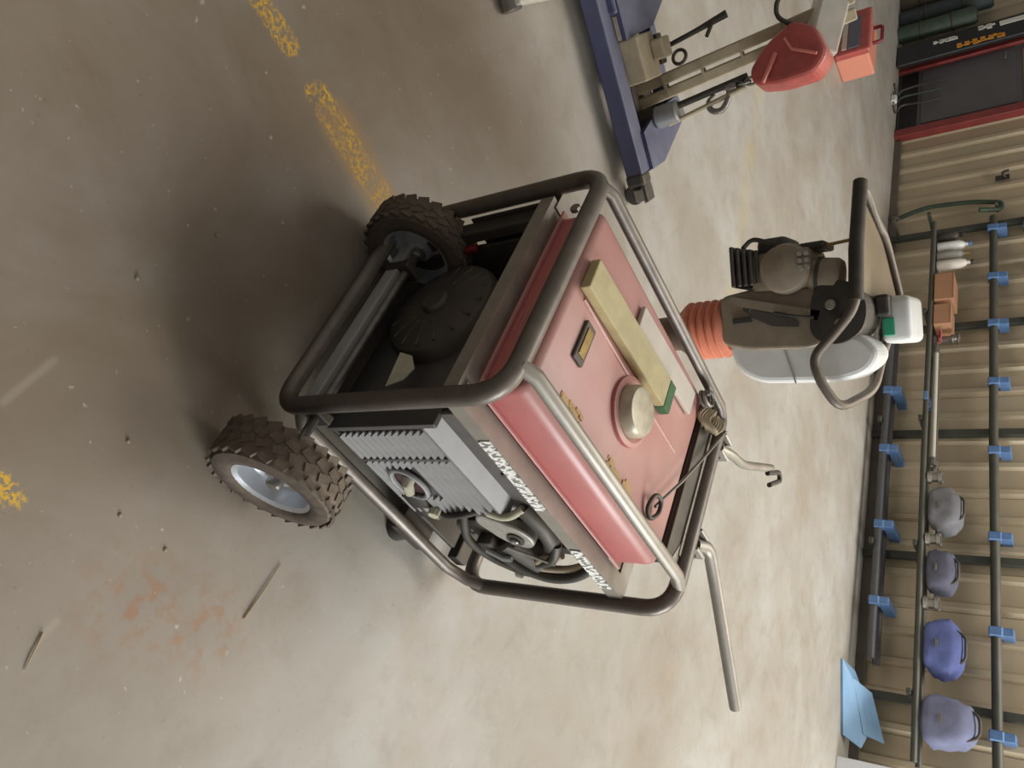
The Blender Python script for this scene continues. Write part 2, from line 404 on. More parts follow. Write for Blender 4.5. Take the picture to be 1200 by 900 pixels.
# fuel tank
tk = link('fuel_tank', BX((0.042, 0.052, 0.574), (0.70, 0.565, 0.692), 0.026, 4), RED, G, True, label='faded red fuel tank')
link('tank_seam', BX((0.034, 0.046, 0.585), (0.708, 0.571, 0.592), 0.003), RED, tk)
link('tank_crease', TB([(0.10, 0.335, 0.6895), (0.33, 0.33, 0.6895), (0.62, 0.33, 0.6895)], 0.006, 8), RED, tk, True)
link('filler_neck', LT([(0.080, 0), (0.080, 0.010), (0.07, 0.014), (0.058, 0.008)], (0.382, 0.265, 0.69)), RED, tk, True)
cp = link('tank_cap', LT([(0, 0.040), (0.042, 0.040), (0.053, 0.038), (0.059, 0.030), (0.060, 0.004), (0.0, 0.004)], (0.378, 0.262, 0.692), seg=32), mat('cream_cap', (198, 188, 164), 0.4, 0.2, 0.25, scale=40), tk, True, label='cream metal fuel cap')
gg = link('fuel_gauge', BX((0.128, 0.205, 0.691), (0.168, 0.305, 0.700), 0.004), CHAR, tk)
link('gauge_window', BX((0.137, 0.22, 0.6995), (0.159, 0.29, 0.7025), 0.001), BRASS, tk)
for x, y, sx, sy in ((0.14, 0.095, 0.10, 0.032), (0.36, 0.098, 0.11, 0.03)):
    bm = NB()
    for j in range(26):
        cx = x + random.random() * sx; cy = y + random.random() * sy
        box(bm, (cx, cy, 0.6910), (cx + 0.010 + random.random() * 0.012, cy + 0.006 + random.random() * 0.01, 0.6925 + 0.0001 * j))
    link('worn_decal', bm, mat('worn_yellow_decal', (214, 176, 120), 0.6, 0, 0.2), tk, label='worn yellow lettering decal')
bm = NB()
for j in range(5):      # worn white lettering on the tank's end
    y = 0.30 - 0.0 * j; z0 = 0.605 + 0.012 * j
    box(bm, (0.0405, 0.20 + 0.004 * j, z0), (0.0425, 0.26 + 0.01 * j, z0 + 0.0025))
link('end_lettering', bm, mat('worn_white_letters', (190, 130, 126), 0.6), tk)
# alternator and engine inside
AX = (0.0, 1.0, 0.0)
al = link('alternator', LT([(0, 0.0), (0.07, 0.0), (0.11, 0.006), (0.14, 0.016), (0.148, 0.03), (0.148, 0.17), (0.12, 0.19), (0.0, 0.19)], (0.062, 0.355, 0.30), (1, 0, 0), 36), CHAR, G, True)
link('end_cover', LT([(0.0, -0.012), (0.03, -0.012), (0.036, -0.004), (0.036, 0.003), (0.0, 0.003)], (0.062, 0.355, 0.30), (1, 0, 0)), CHAR, al, True)
bm = NB()
for j in range(16):
    a = 2 * PI * j / 16
    tube(bm, [(0.064, 0.355 + 0.06 * math.cos(a), 0.30 + 0.06 * math.sin(a)), (0.073, 0.355 + 0.128 * math.cos(a), 0.30 + 0.128 * math.sin(a))], 0.0035, 6)
link('cover_rib', bm, ENGBLK, al, True)
eb = link('engine_block', BX((0.27, 0.16, 0.10), (0.62, 0.46, 0.40), 0.02, 3), ENGBLK, G, True)
bm = NB()
for j in range(7): box(bm, (0.44, 0.145, 0.20 + j * 0.026), (0.60, 0.30, 0.212 + j * 0.026), 0.003, 1)
link('cooling_fins', bm, CHAR, eb)
link('crankcase_cover', LT([(0, 0.03), (0.05, 0.03), (0.09, 0.02), (0.1, 0.0), (0, 0)], (0.45, 0.46, 0.26), AX, 24), CHAR, eb, True)
link('rocker_box', BX((0.30, 0.24, 0.40), (0.50, 0.40, 0.50), 0.015, 3), CHAR, eb, True)
for yy in (0.18, 0.44):
    link('engine_mount', CY((0.16, yy, 0.10), (0, 0, 1), 0.022, 0.055, 14, 0.004), BLACK, G, True)
# louvred muffler cover on the near side
mc = link('muffler_cover', BX((0.105, 0.04, 0.125), (0.445, 0.15, 0.425), 0.012, 2), DGREY, G)
link('cover_top', PR([(0.10, 0.030, 0.425), (0.10, 0.075, 0.462), (0.10, 0.165, 0.462), (0.10, 0.165, 0.42), (0.10, 0.03, 0.418)], (1, 0, 0), 0.352), mat('mid_grey_cover', (122, 124, 127), 0.45, 0.25, 0.15, scale=30, dust=0.3), mc)
lv = NB()
z = 0.146
bl = None
cols = ((0.118, 0.205), (0.222, 0.432))
proto = {}
for ci, (x0, x1) in enumerate(cols):
    n = 13
    for j in range(n):
        z = 0.142 + j * 0.0212
        spans = [(x0, x1)]
        if ci == 1 and 0.165 < z < 0.275: spans = [(0.222, 0.245), (0.375, 0.432)]
        for sp_ in spans:
            key = (round(sp_[1] - sp_[0], 3))
            if key not in proto:
                bm = NB(); wv = sp_[1] - sp_[0]
                prism(bm, [(0, 0, 0), (0, -0.014, 0.003), (0, -0.015, 0.007), (0, 0, 0.015)], (1, 0, 0), wv)
                o = link('louvre', bm, LGREY, mc); proto[key] = o
            else:
                o = proto[key].copy(); COL.objects.link(o)
            o.location = (sp_[0], 0.042, z)
link('cover_seam', BX((0.208, 0.030, 0.135), (0.219, 0.043, 0.42), 0.002), DGREY, mc)
op = NB()
ring = [(0.31 + 0.058 * math.cos(2 * PI * k / 24), 0.030, 0.222 + 0.042 * math.sin(2 * PI * k / 24)) for k in range(24)]
tube(op, ring, 0.007, 8, True)
link('port_ring', op, LGREY, mc, True)
bm = NB(); prism(bm, [(p[0], 0.034, p[2]) for p in ring], (0, 1, 0), 0.008); link('exhaust_port', bm, MAROON, mc)
link('exhaust_pipe', TB([(0.295, 0.036, 0.23), (0.30, 0.022, 0.228), (0.33, 0.018, 0.215)], [0.016, 0.014, 0.012], 12), CREAM, mc, True)
mc.location = (0.03, 0, -0.032)
link('side_shield', BX((0.116, 0.03, 0.10), (0.130, 0.32, 0.43), 0.002), DGREY, G)
link('plate_slot', BX((0.33, 0.055, 0.46), (0.338, 0.061, 0.53)), CHAR, G)
link('front_plate', BX((0.12, 0.060, 0.425), (0.48, 0.070, 0.57), 0.003), DGREY, G)
# carburettor side
ac = NB()
prism(ac, fillet([(0.462, 0.030, 0.315), (0.50, 0.030, 0.285), (0.59, 0.030, 0.325), (0.622, 0.030, 0.385), (0.585, 0.030, 0.425), (0.53, 0.030, 0.41)], 0.045, 5, True), (0, 1, 0), 0.03)
aco = soften(link('air_cleaner_cover', ac, ALU, G, label='pale metal air cleaner cover'), 0.006)
link('cover_bolt', CY((0.568, 0.031, 0.372), (0, -1, 0), 0.011, 0.014, 12, 0.003), STEEL, aco, True)
link('cover_washer', LT([(0.024, 0), (0.024, 0.005), (0.014, 0.006)], (0.568, 0.031, 0.372), (0, -1, 0), 20), CHAR, aco, True)
link('air_cleaner', BX((0.45, 0.062, 0.26), (0.64, 0.16, 0.45), 0.03, 4), CHAR, G, True)
link('intake_hood', TB([(0.47, 0.06, 0.44), (0.53, 0.05, 0.465), (0.60, 0.05, 0.455), (0.655, 0.06, 0.42)], 0.024, 10), CHAR, G, True)
link('carburettor', BX((0.53, 0.05, 0.21), (0.62, 0.13, 0.285), 0.014, 2), CHAR, G, True)
link('carburettor_bowl', CY((0.585, 0.075, 0.165), (0, 0, 1), 0.03, 0.055, 16, 0.008), STEEL, G, True)
link('fuel_cock', BX((0.585, 0.018, 0.235), (0.635, 0.06, 0.285), 0.012, 2), CHAR, G, True)
link('cock_lever', TB([(0.61, 0.016, 0.262), (0.635, 0.010, 0.30), (0.64, 0.012, 0.325)], 0.008, 8), LGREY, G, True)
link('drain_bolt', CY((0.45, 0.03, 0.195), (0, -1, 0), 0.015, 0.02, 8, 0.002), CREAM, G)
link('starter_motor', CY((0.60, 0.052, 0.31), (0.85, 0, 0.38), 0.036, 0.13, 18, 0.008), ENGBLK, G, True)
def hose(pts, r, m, nm='hose'):
    return link(nm, TB(fillet(pts, 0.05, 5), r, 10), m, G, True)
hose([(0.50, 0.05, 0.24), (0.57, 0.02, 0.215), (0.66, 0.02, 0.24), (0.72, 0.02, 0.31), (0.725, 0.02, 0.35)], 0.011, BLACK)
hose([(0.63, 0.03, 0.27), (0.70, 0.02, 0.31), (0.745, 0.02, 0.39), (0.735, 0.03, 0.47), (0.70, 0.05, 0.53)], 0.014, BLACK)
hose([(0.65, 0.04, 0.46), (0.67, 0.03, 0.38), (0.71, 0.03, 0.36), (0.725, 0.04, 0.45), (0.70, 0.06, 0.52)], 0.010, TAN)
hose([(0.46, 0.04, 0.33), (0.455, 0.02, 0.28), (0.48, 0.03, 0.20), (0.46, 0.07, 0.15)], 0.009, BLACK)
hose([(0.60, 0.04, 0.47), (0.655, 0.025, 0.44), (0.69, 0.03, 0.37)], 0.012, CHAR)
hose([(0.46, 0.05, 0.45), (0.475, 0.03, 0.40), (0.452, 0.03, 0.36)], 0.010, CREAM)
link('governor_rod', TB([(0.60, 0.022, 0.33), (0.665, 0.02, 0.44)], 0.0045, 6), ALU, G, True)
link('hose_clamp', CY((0.715, 0.021, 0.295), (0.3, 0, 1), 0.019, 0.016, 12), STEEL, G, True)
link('oil_drain_block', BX((0.41, 0.03, 0.105), (0.50, 0.12, 0.165), 0.012, 2), CHAR, G, True)
link('starter_box', BX((0.385, 0.025, 0.125), (0.445, 0.07, 0.19), 0.006, 2), ENGBLK, G, True)
link('engine_foot', BX((0.36, 0.06, 0.085), (0.56, 0.14, 0.115), 0.006, 2), DGREY, G)
# end panel and uprights at the handle end
link('end_panel', BX((0.715, 0.10, 0.30), (0.765, 0.56, 0.688), 0.01, 2), CHAR, G)
link('panel_strap', BX((0.768, 0.13, 0.678), (0.790, 0.50, 0.700), 0.003), RAILP, G)
link('corner_post', BX((0.71, 0.53, 0.10), (0.75, 0.57, 0.60), 0.004), CHAR, G)
link('inner_post', BX((0.03, 0.555, 0.10), (0.06, 0.60, 0.57), 0.004), CHAR, G)
link('inner_post', BX((0.03, 0.02, 0.10), (0.055, 0.045, 0.55), 0.004), CHAR, G)
link('red_bracket', BX((0.06, 0.535, 0.235), (0.075, 0.555, 0.33), 0.004), DRED, G)
tg = NB(); prism(tg, [(0.064, 0.10, 0.29), (0.064, 0.20, 0.275), (0.064, 0.185, 0.32), (0.064, 0.145, 0.35), (0.064, 0.115, 0.335)], (1, 0, 0), 0.002)
link('paper_tag', tg, CREAM, G, label='torn cream paper tag')
for yy, zz in ((0.035, 0.625), (0.54, 0.64)):
    link('rail_bolt', CY((0.022, yy, zz), (-1, 0, 0), 0.012, 0.012, 8, 0.002), STEEL, G)
# wheels
def make_wheel(y0, y1):
    R = 0.15; wv = y1 - y0
    W_ = bpy.data.objects.new('wheel', None); COL.objects.link(W_); W_.parent = G; W_.location = (0.045, (y0 + y1) / 2, R); W_.empty_display_size = 0.05
    h_ = wv / 2
    prof = [(0.086, -h_ * 0.75), (0.095, -h_ * 0.95), (0.115, -h_), (0.132, -h_ * 0.92), (0.142, -h_ * 0.6), (0.1445, 0), (0.142, h_ * 0.6), (0.132, h_ * 0.92), (0.115, h_), (0.095, h_ * 0.95), (0.086, h_ * 0.75)]
    bm = lathe(NB(), prof, 48, axis_mtx((0, 0, 0), (0, 1, 0)))
    n = 26
    for row, (yc, ww, off) in enumerate(((-0.66, 0.40, 0), (-0.2, 0.36, 0.5), (0.22, 0.36, 0), (0.68, 0.40, 0.5))):
        for j in range(n):
            a = 2 * PI * (j + off) / n
            mt = Matrix.Rotation(a, 4, 'Y') @ Matrix.Translation((0.1455 if abs(yc) < 0.5 else 0.1425, yc * h_, 0)) @ Matrix.Rotation(0.35 * (1 if row % 2 else -1), 4, 'X') @ Matrix.Rotation(-0.35 * (1 if yc > 0 else -1) * (abs(yc) > 0.5), 4, 'Z')
            box(bm, (-0.006, -ww * h_ / 2, -0.0135), (0.0005, ww * h_ / 2, 0.0135), 0, 1, mt)
    link('tire', bm, TYRE, W_, True)
    rp = [(0.0, -0.012), (0.03, -0.012), (0.036, 0.006), (0.058, 0.012), (0.074, 0.0), (0.080, -h_ * 0.70), (0.092, -h_ * 0.86), (0.093, -h_ * 0.80), (0.086, -h_ * 0.6), (0.086, h_ * 0.6), (0.093, h_ * 0.86), (0.08, h_ * 0.7), (0.06, 0.02), (0, 0.02)]
    rm_ = link('rim', lathe(NB(), rp, 40, axis_mtx((0, 0, 0), (0, 1, 0))), RIM, W_, True, label='silver wheel rim')
    link('hub', LT([(0, -0.034), (0.014, -0.034), (0.018, -0.028), (0.018, 0.0)], (0, 0, 0), (0, 1, 0), 18), STEEL, W_, True)
    return W_
make_wheel(-0.195, -0.10)
make_wheel(0.515, 0.60)
link('axle', CY((0.045, -0.15, 0.15), (0, 1, 0), 0.011, 0.72, 12), STEEL, G, True)
for yy in (0.01, 0.475):
    link('axle_bracket', BX((0.018, yy - 0.012, 0.10), (0.072, yy + 0.012, 0.175), 0.004), CHAR, G)
# rubber feet under the handle end
for yy in (0.02, 0.58):
    ft = link('foot', LT([(0, 0), (0.038, 0), (0.04, 0.006), (0.032, 0.05), (0, 0.05)], (0.53, yy, 0.0), seg=18), BLACK, G, True)
    link('foot_bracket', BX((0.47, yy - 0.035, 0.045), (0.59, yy + 0.035, 0.078), 0.004), CHAR, G)
# splayed lifting handles
h1 = link('handle', TB(fillet([(0.835, 0.20, 0.700), (0.885, 0.225, 0.712), (0.985, 0.178, 0.705), (1.304, -0.027, 0.700)], 0.05, 6), 0.0165, 12), RAILP, G, True)
h2 = link('handle', TB(fillet([(0.835, 0.50, 0.700), (0.893, 0.521, 0.712), (0.99, 0.555, 0.705), (1.21, 0.70, 0.700)], 0.05, 6), 0.013, 12), RAILP, G, True)
for ho, yy in ((h1, 0.20), (h2, 0.50)):
    b_ = link('handle_bracket', BX((GL - 0.005, yy - 0.026, 0.674), (0.852, yy + 0.026, 0.684), 0.003), RAILP, ho)
    link('bracket_cheek', BX((GL + 0.006, yy - 0.030, 0.68), (0.856, yy - 0.022, 0.725), 0.003), RAILP, ho)
    link('bracket_cheek', BX((GL + 0.006, yy + 0.022, 0.68), (0.856, yy + 0.030, 0.725), 0.003), RAILP, ho)
    link('hinge_pin', CY((0.838, yy - 0.036, 0.702), (0, 1, 0), 0.006, 0.072, 10), STEEL, ho, True)
link('end_hook', TB(fillet([(1.18, 0.66, 0.705), (1.26, 0.72, 0.71), (1.28, 0.70, 0.71), (1.20, 0.63, 0.71)], 0.03, 5), 0.008, 8), CHAR, h2, True)
# wire wrapped at the far corner, and the cable to the clip
bm = NB(); pts = []
for j in range(110):
    t = j / 110; a = t * 2 * PI * 5.3
    pts.append((0.705 + 0.030 * math.cos(a) + 0.03 * t, 0.505 + 0.026 * math.sin(a), 0.700 + 0.05 * t * 0.5 + 0.006 * math.sin(3 * a)))
link('wire_coil', TB(pts, 0.0055, 6), mat('dirty_wire', (168, 152, 122), 0.6, 0.2, 0.3, scale=60), G, True)
bm = NB(); pts = []
for j in range(50):
    t = j / 50; a = t * 2 * PI * 2.6
    pts.append((0.66 + 0.022 * math.cos(a), 0.530 + 0.016 * math.sin(a), 0.702 + 0.03 * t))
link('wire_loop', TB(pts, 0.0055, 6), STEEL, G, True)
link('pull_cable', TB([(0.585, 0.150, 0.705), (0.66, 0.27, 0.712), (0.74, 0.41, 0.716), (0.80, 0.53, 0.722)], 0.0042, 6), STEEL, G, True)
cl = NB(); cpt = fillet([(0.56, 0.128, 0.700), (0.555, 0.165, 0.712), (0.59, 0.175, 0.714), (0.61, 0.145, 0.706), (0.585, 0.115, 0.70)], 0.02, 4, True)
link('clip_ring', tube(cl, cpt, 0.0055, 8, True), CHAR, G, True)
link('end_plate_flange', BX((0.712, 0.10, 0.686), (0.768, 0.56, 0.694), 0.002), CHAR, G)
link('corner_gusset', PR([(0.73, 0.08, 0.690), (0.785, 0.08, 0.690), (0.785, 0.20, 0.690)], (0, 0, 1), 0.006), RAILP, G)

# things lying on the tank
def gworld(x, y, z):
    c, s_ = math.cos(0.82536), math.sin(0.82536)
    return (0.015 + c * x - s_ * y, 1.064 + s_ * x + c * y, z)
bt = thing('wooden_batten', 'yellowed wooden batten with a green painted end lying on the red tank', 'batten', gworld(0.07, 0.385, 0.694), 0.82536 + 0.03)
link('batten', BX((0, -0.045, 0), (0.40, 0.035, 0.024), 0.003), WOOD, bt)
link('painted_end', BX((0.40, -0.045, 0), (0.432, 0.035, 0.0245), 0.002), GREENP, bt, label='green painted end')
pb = tag(link('pale_board', BX((0, -0.035, 0), (0.33, 0.035, 0.012), 0.003), PALE, None, loc=gworld(0.29, 0.468, 0.694), rot=(0, 0, 0.82536 + 0.04)), 'narrow pale board lying on the red tank behind the yellowed batten', 'board')

# ------------------------------------------------------------------ tamping rammer
RX, RY = -0.148, 2.70
T = thing('tamping_rammer', 'tamping rammer with orange bellows and white shell behind the generator', 'rammer', (RX, RY, 0), 0.0)
sh = link('shoe', PR([(-0.17, -0.14, 0.0), (0.10, -0.14, 0.0), (0.17, -0.14, 0.05), (0.17, -0.14, 0.065), (-0.20, -0.14, 0.065), (-0.20, -0.14, 0.03)], (0, 1, 0), 0.28), STEEL, T)
link('lower_leg', LT([(0, 0.06), (0.075, 0.06), (0.07, 0.10), (0.062, 0.20), (0.066, 0.31), (0.085, 0.335), (0.10, 0.35), (0.0, 0.35)], (0, 0, 0), seg=28), mat('brown_leg', (112, 92, 76), 0.55, 0.2, 0.3, scale=20), T, True)
pr = [(0.0, 0.345), (0.088, 0.345)]
zz = 0.348
for j in range(5):
    pr += [(0.100, zz + 0.004), (0.107, zz + 0.012), (0.107, zz + 0.018), (0.096, zz + 0.027), (0.092, zz + 0.030)]; zz += 0.030
pr += [(0.086, 0.505), (0, 0.505)]
link('bellows', LT(pr, (0, 0, 0), seg=36), ORANGE, T, True, label='orange rubber bellows')
bd = link('body_casting', PR(fillet([(-0.105, -0.09, 0.50), (0.065, -0.09, 0.50), (0.09, -0.09, 0.60), (0.10, -0.09, 0.80), (0.06, -0.09, 0.90), (-0.06, -0.09, 0.92), (-0.11, -0.09, 0.78), (-0.12, -0.09, 0.62)], 0.03, 4, True), (0, 1, 0), 0.17), KHAKI, T)
soften(bd, 0.012, 3)
link('casting_slot', PR(fillet([(-0.055, -0.098, 0.60), (0.0, -0.098, 0.76), (0.025, -0.098, 0.77), (0.015, -0.098, 0.68), (-0.03, -0.098, 0.60)], 0.015, 3, True), (0, 1, 0), 0.02), mat('dark_slot', (70, 64, 58), 0.6), bd)
link('casting_rib', PR([(-0.10, -0.11, 0.55), (-0.07, -0.11, 0.55), (0.01, -0.11, 0.83), (-0.02, -0.11, 0.84)], (0, 1, 0), 0.03), KHAKI, bd)
link('name_plate', BX((-0.025, -0.098, 0.545), (-0.005, -0.088, 0.615), 0.003), BLACK, bd)
link('plate_dot', CY((-0.055, -0.092, 0.60), (0, -1, 0), 0.014, 0.01, 12), BLACK, bd)
wsx = NB(); prism(wsx, fillet([(0.045, -0.075, 0.505), (0.165, -0.075, 0.545), (0.205, -0.075, 0.62), (0.215, -0.075, 0.88), (0.19, -0.075, 0.965), (0.13, -0.075, 1.005), (0.06, -0.075, 0.95), (0.04, -0.075, 0.75)], 0.06, 5, True), (0, 1, 0), 0.19)
soften(link('white_shell', wsx, WHITEP, T, label='white moulded shell'), 0.02, 3)
link('shell_seam', TB([(0.06, -0.079, 0.70), (0.21, -0.079, 0.74)], 0.003, 6), mat('seam_grey', (168, 168, 164), 0.6), T)
# engine on the back
en = link('engine', BX((-0.235, -0.105, 0.62), (-0.10, 0.10, 0.82), 0.02, 3), KHAKI, T, True)
link('recoil_housing', LT([(0, 0.05), (0.04, 0.05), (0.075, 0.035), (0.085, 0.0), (0, 0)], (-0.17, -0.105, 0.74), (0, -1, 0), 28), KHAKI, en, True)
bm = NB()
for j in range(6): cyl(bm, (-0.205 + 0.022 * (j % 3), -0.145, 0.80 + 0.02 * (j // 3)), (0, -1, 0), 0.008, 0.014, 10)
link('recoil_vents', bm, ALU, en)
link('muffler', BX((-0.285, -0.09, 0.64), (-0.21, 0.08, 0.745), 0.022, 3), ENGBLK, en, True)
bm = NB()
for j in range(5): box(bm, (-0.27 + 0.006 * j, -0.115, 0.555 + j * 0.021), (-0.13, 0.07, 0.568 + j * 0.021), 0.004, 1)
link('cylinder_fins', bm, ENGBLK, en)
link('spark_lead', TB(fillet([(-0.26, -0.10, 0.60), (-0.285, -0.12, 0.64), (-0.25, -0.13, 0.72)], 0.03), 0.008, 8), BLACK, en, True)
link('air_filter', LT([(0, 0.0), (0.055, 0.0), (0.06, 0.01), (0.06, 0.08), (0.05, 0.095), (0, 0.095)], (-0.14, -0.06, 0.81), (0.15, 0, 1), 24), KHAKI, T, True)
link('filter_band', LT([(0.062, 0.0), (0.063, 0.0), (0.063, 0.012), (0.062, 0.012)], (-0.137, -0.06, 0.83), (0.15, 0, 1), 24), BLACK, T, True)
link('top_guard', BX((-0.25, -0.08, 0.775), (-0.225, 0.05, 0.86), 0.008, 2), ENGBLK, T)
link('throttle_rod', TB([(-0.235, -0.05, 0.86), (-0.24, -0.05, 0.935)], 0.006, 6), BRASS, T, True)
hub = link('handle_hub', PR(fillet([(-0.10, -0.11, 0.82), (0.06, -0.11, 0.80), (0.10, -0.11, 0.88), (0.06, -0.11, 0.965), (-0.04, -0.11, 0.985), (-0.12, -0.11, 0.92)], 0.05, 5, True), (0, 1, 0), 0.22), BLACK, T)
for x_, z_ in ((-0.035, 0.875), (0.028, 0.90)):
    link('hub_bolt', CY((x_, -0.11, z_), (0, -1, 0), 0.017, 0.014, 12, 0.003), ALU, hub, True)
link('cable', TB(fillet([(0.0, -0.11, 0.82), (-0.01, -0.125, 0.76), (-0.03, -0.105, 0.69)], 0.03), 0.006, 6), BLACK, T, True)
hn = [(-0.425, -0.02, 0.968), (-0.20, -0.12, 0.962), (-0.02, -0.14, 0.955), (0.06, -0.14, 0.885), (0.13, -0.14, 0.815), (0.20, -0.14, 0.83), (0.30, -0.10, 0.875), (0.25, 0.04, 0.955), (0.12, 0.13, 0.975), (-0.05, 0.32, 1.005), (-0.26, 0.20, 0.99)]
link('handle_loop', TB(fillet(hn, 0.05, 5, True), 0.0155, 10, True), mat('handle_tube', (78, 70, 64), 0.5, 0.3, 0.25, scale=20, dust=0.5), T, True)
link('handle_sleeve', TB([(-0.425, -0.02, 0.968), (-0.20, -0.12, 0.962), (-0.04, -0.138, 0.956)], 0.023, 12), BLACK, T, True)
gd = link('handle_guard', PR([(-0.41, 0.0, 0.962), (-0.19, -0.10, 0.956), (-0.03, -0.12, 0.950), (-0.03, 0.18, 0.985), (-0.06, 0.30, 0.998), (-0.25, 0.19, 0.985)], (0, 0, -1), 0.012), mat('guard_tan', (150, 132, 104), 0.6, 0, 0.15, scale=8), T, label='flat tan guard inside the handle')
ft = link('fuel_tank', BX((-0.055, 0.06, 0.985), (0.10, 0.30, 1.075), 0.022, 3), WHITEP, T, True, label='white fuel tank with a green mark')
link('tank_mark', BX((0.015, 0.054, 0.99), (0.075, 0.066, 1.025), 0.004), TEAL, ft)
link('tank_bracket', BX((-0.06, 0.02, 0.975), (0.01, 0.09, 1.02), 0.01, 2), BLACK, ft)

# ------------------------------------------------------------------ blue workshop crane at the far left
K = thing('workshop_crane', 'blue-based workshop crane with tan mast, red head and hanging hook', 'crane', (-1.10, 2.76, 0), math.radians(25))
def kl(x, y, z):   # world -> crane frame
    c, s_ = math.cos(math.radians(25)), math.sin(math.radians(25)); dx, dy = x + 1.10, y - 2.76
    return Vector((c * dx + s_ * dy, -s_ * dx + c * dy, z))
link('cross_beam', BX((-0.75, -0.05, 0.055), (0.30, 0.045, 0.128), 0.006, 2), BLUE, K)
link('beam_cap', BX((0.295, -0.055, 0.05), (0.345, 0.025, 0.13), 0.012, 2), CHAR, K)
link('side_plate', PR([(0.15, 0.03, 0.128), (0.30, 0.03, 0.128), (0.30, 0.16, 0.128), (0.17, 0.50, 0.128), (0.08, 0.46, 0.128), (0.10, 0.20, 0.128)], (0, 0, 1), 0.016), BLUE, K)
link('plate_edge', PR([(0.29, 0.03, 0.06), (0.305, 0.03, 0.06), (0.305, 0.17, 0.06), (0.175, 0.51, 0.06), (0.16, 0.505, 0.06), (0.29, 0.165, 0.06)], (0, 0, 1), 0.07), BLUE, K)
link('side_plate', PR([(-0.75, 0.03, 0.150), (-0.20, 0.03, 0.150), (-0.22, 0.25, 0.175), (-0.32, 0.40, 0.195), (-0.75, 0.36, 0.190)], (0, 0, 1), 0.018), BLUE, K)
link('plate_web', BX((-0.70, 0.02, 0.05), (-0.30, 0.32, 0.16), 0.01, 2), BLUE, K)
link('rear_beam', BX((-0.62, 0.40, 0.06), (0.18, 0.46, 0.12), 0.006, 2), BLUE, K)
link('pump_box', BX((-0.205, 0.05, 0.05), (-0.03, 0.22, 0.20), 0.008, 2), TAN, K)
link('pump_cap', BX((-0.17, 0.16, 0.20), (-0.09, 0.25, 0.25), 0.008, 2), TAN, K)
link('mast_foot', BX((-0.12, 0.20, 0.0), (0.10, 0.40, 0.06), 0.005, 2), CHAR, K)
for dx_ in (-0.030, 0.028):
    p0 = kl(-1.185, 3.02, 0.05) + Vector((dx_, 0, 0)); p1 = kl(-1.33, 3.14, 0.90) + Vector((dx_, 0, 0))
    bm = NB(); d_ = (p1 - p0); mt = axis_mtx(p0, d_)
    box(bm, (-0.022, -0.03, 0), (0.022, 0.03, d_.length), 0.005, 1, mt)
    ch = link('mast_channel', bm, TAN, K)
mt = axis_mtx(kl(-1.185, 3.02, 0.05), kl(-1.33, 3.14, 0.90) - kl(-1.185, 3.02, 0.05))
for j in range(5):
    bm = NB(); box(bm, (-0.045, -0.036, 0.12 + 0.16 * j), (0.045, 0.036, 0.13 + 0.16 * j), 0, 1, mt)
    link('mast_spacer', bm, TAN, K)
link('ram_foot', CY(kl(-1.065, 2.97, 0.04), (0.0, 0, 1), 0.042, 0.12, 18, 0.006), BLACK, K, True)
link('ram_cylinder', CY(kl(-1.06, 2.97, 0.15), (-0.05, 0, 1), 0.045, 0.10, 20, 0.006), LGREY, K, True)
link('ram_rod', TB([kl(-1.085, 2.97, 0.24), kl(-1.128, 2.985, 0.53)], 0.014, 10), BLACK, K, True)
link('tie_rod', TB([kl(-1.02, 2.97, 0.20), kl(-1.09, 2.985, 0.52)], 0.009, 8), TAN, K, True)
lv_ = link('pump_lever', TB([kl(-1.335, 2.98, 0.17), kl(-1.37, 2.99, 0.34), kl(-1.40, 3.0, 0.46)], [0.010, 0.011, 0.016], 10), CHAR, K, True)
link('lever_peg', TB([kl(-1.375, 2.99, 0.40), kl(-1.325, 2.97, 0.385)], 0.008, 8), BLACK, lv_, True)
link('lever_clamp', BX(tuple(kl(-1.35, 2.97, 0.16) - Vector((0.05, 0.03, 0))), tuple(kl(-1.35, 2.97, 0.19) + Vector((0.07, 0.03, 0))), 0.006), CHAR, K)
rr_ = [kl(-1.275 + 0.028 * math.cos(2 * PI * k / 18), 2.96, 0.27 + 0.028 * math.sin(2 * PI * k / 18)) for k in range(18)]
link('ring', tube(NB(), rr_, 0.007, 8, True), CHAR, K, True)
# head: tapering welded box with a rounded shoulder
hx = [kl(-1.135, 2.95, 0.545), kl(-1.075, 2.95, 0.56), kl(-1.055, 2.95, 0.66), kl(-1.06, 2.95, 0.79), kl(-1.12, 2.95, 0.835), kl(-1.225, 2.95, 0.80), kl(-1.275, 2.95, 0.72), kl(-1.22, 2.95, 0.62)]
hdm = NB(); prism(hdm, fillet(hx, 0.03, 4, True), kl(-1.10, 2.76 + 1, 0) - kl(-1.10, 2.76, 0), 0.13)
hd_ = soften(link('crane_head', hdm, HRED, K, label='red tapering crane head'), 0.02, 3)
link('head_strap', TB([kl(-1.165, 2.94, 0.655), kl(-1.115, 2.935, 0.63), kl(-1.07, 2.94, 0.60)], 0.008, 8), mat('pale_red_strap', (214, 130, 116), 0.4), hd_, True)
link('head_seam', TB([kl(-1.21, 2.942, 0.69), kl(-1.16, 2.938, 0.715), kl(-1.12, 2.94, 0.80)], 0.006, 6), mat('pale_red_strap', (214, 130, 116)), hd_, True)
d0 = kl(-1.15, 3.05, 0.775); d1_ = kl(-1.80, 3.25, 0.92)
bm = NB(); mt = axis_mtx(d0, d1_ - d0); box(bm, (-0.055, -0.05, 0), (0.055, 0.05, (d1_ - d0).length), 0.008, 2, mt)
link('boom', bm, BEAM, K, label='pale boom')
link('hydraulic_hose', TB(fillet([kl(-1.26, 2.98, 0.72), kl(-1.30, 2.96, 0.66), kl(-1.38, 2.98, 0.66), kl(-1.46, 3.04, 0.75)], 0.06, 6), 0.009, 8), BLACK, K, True)
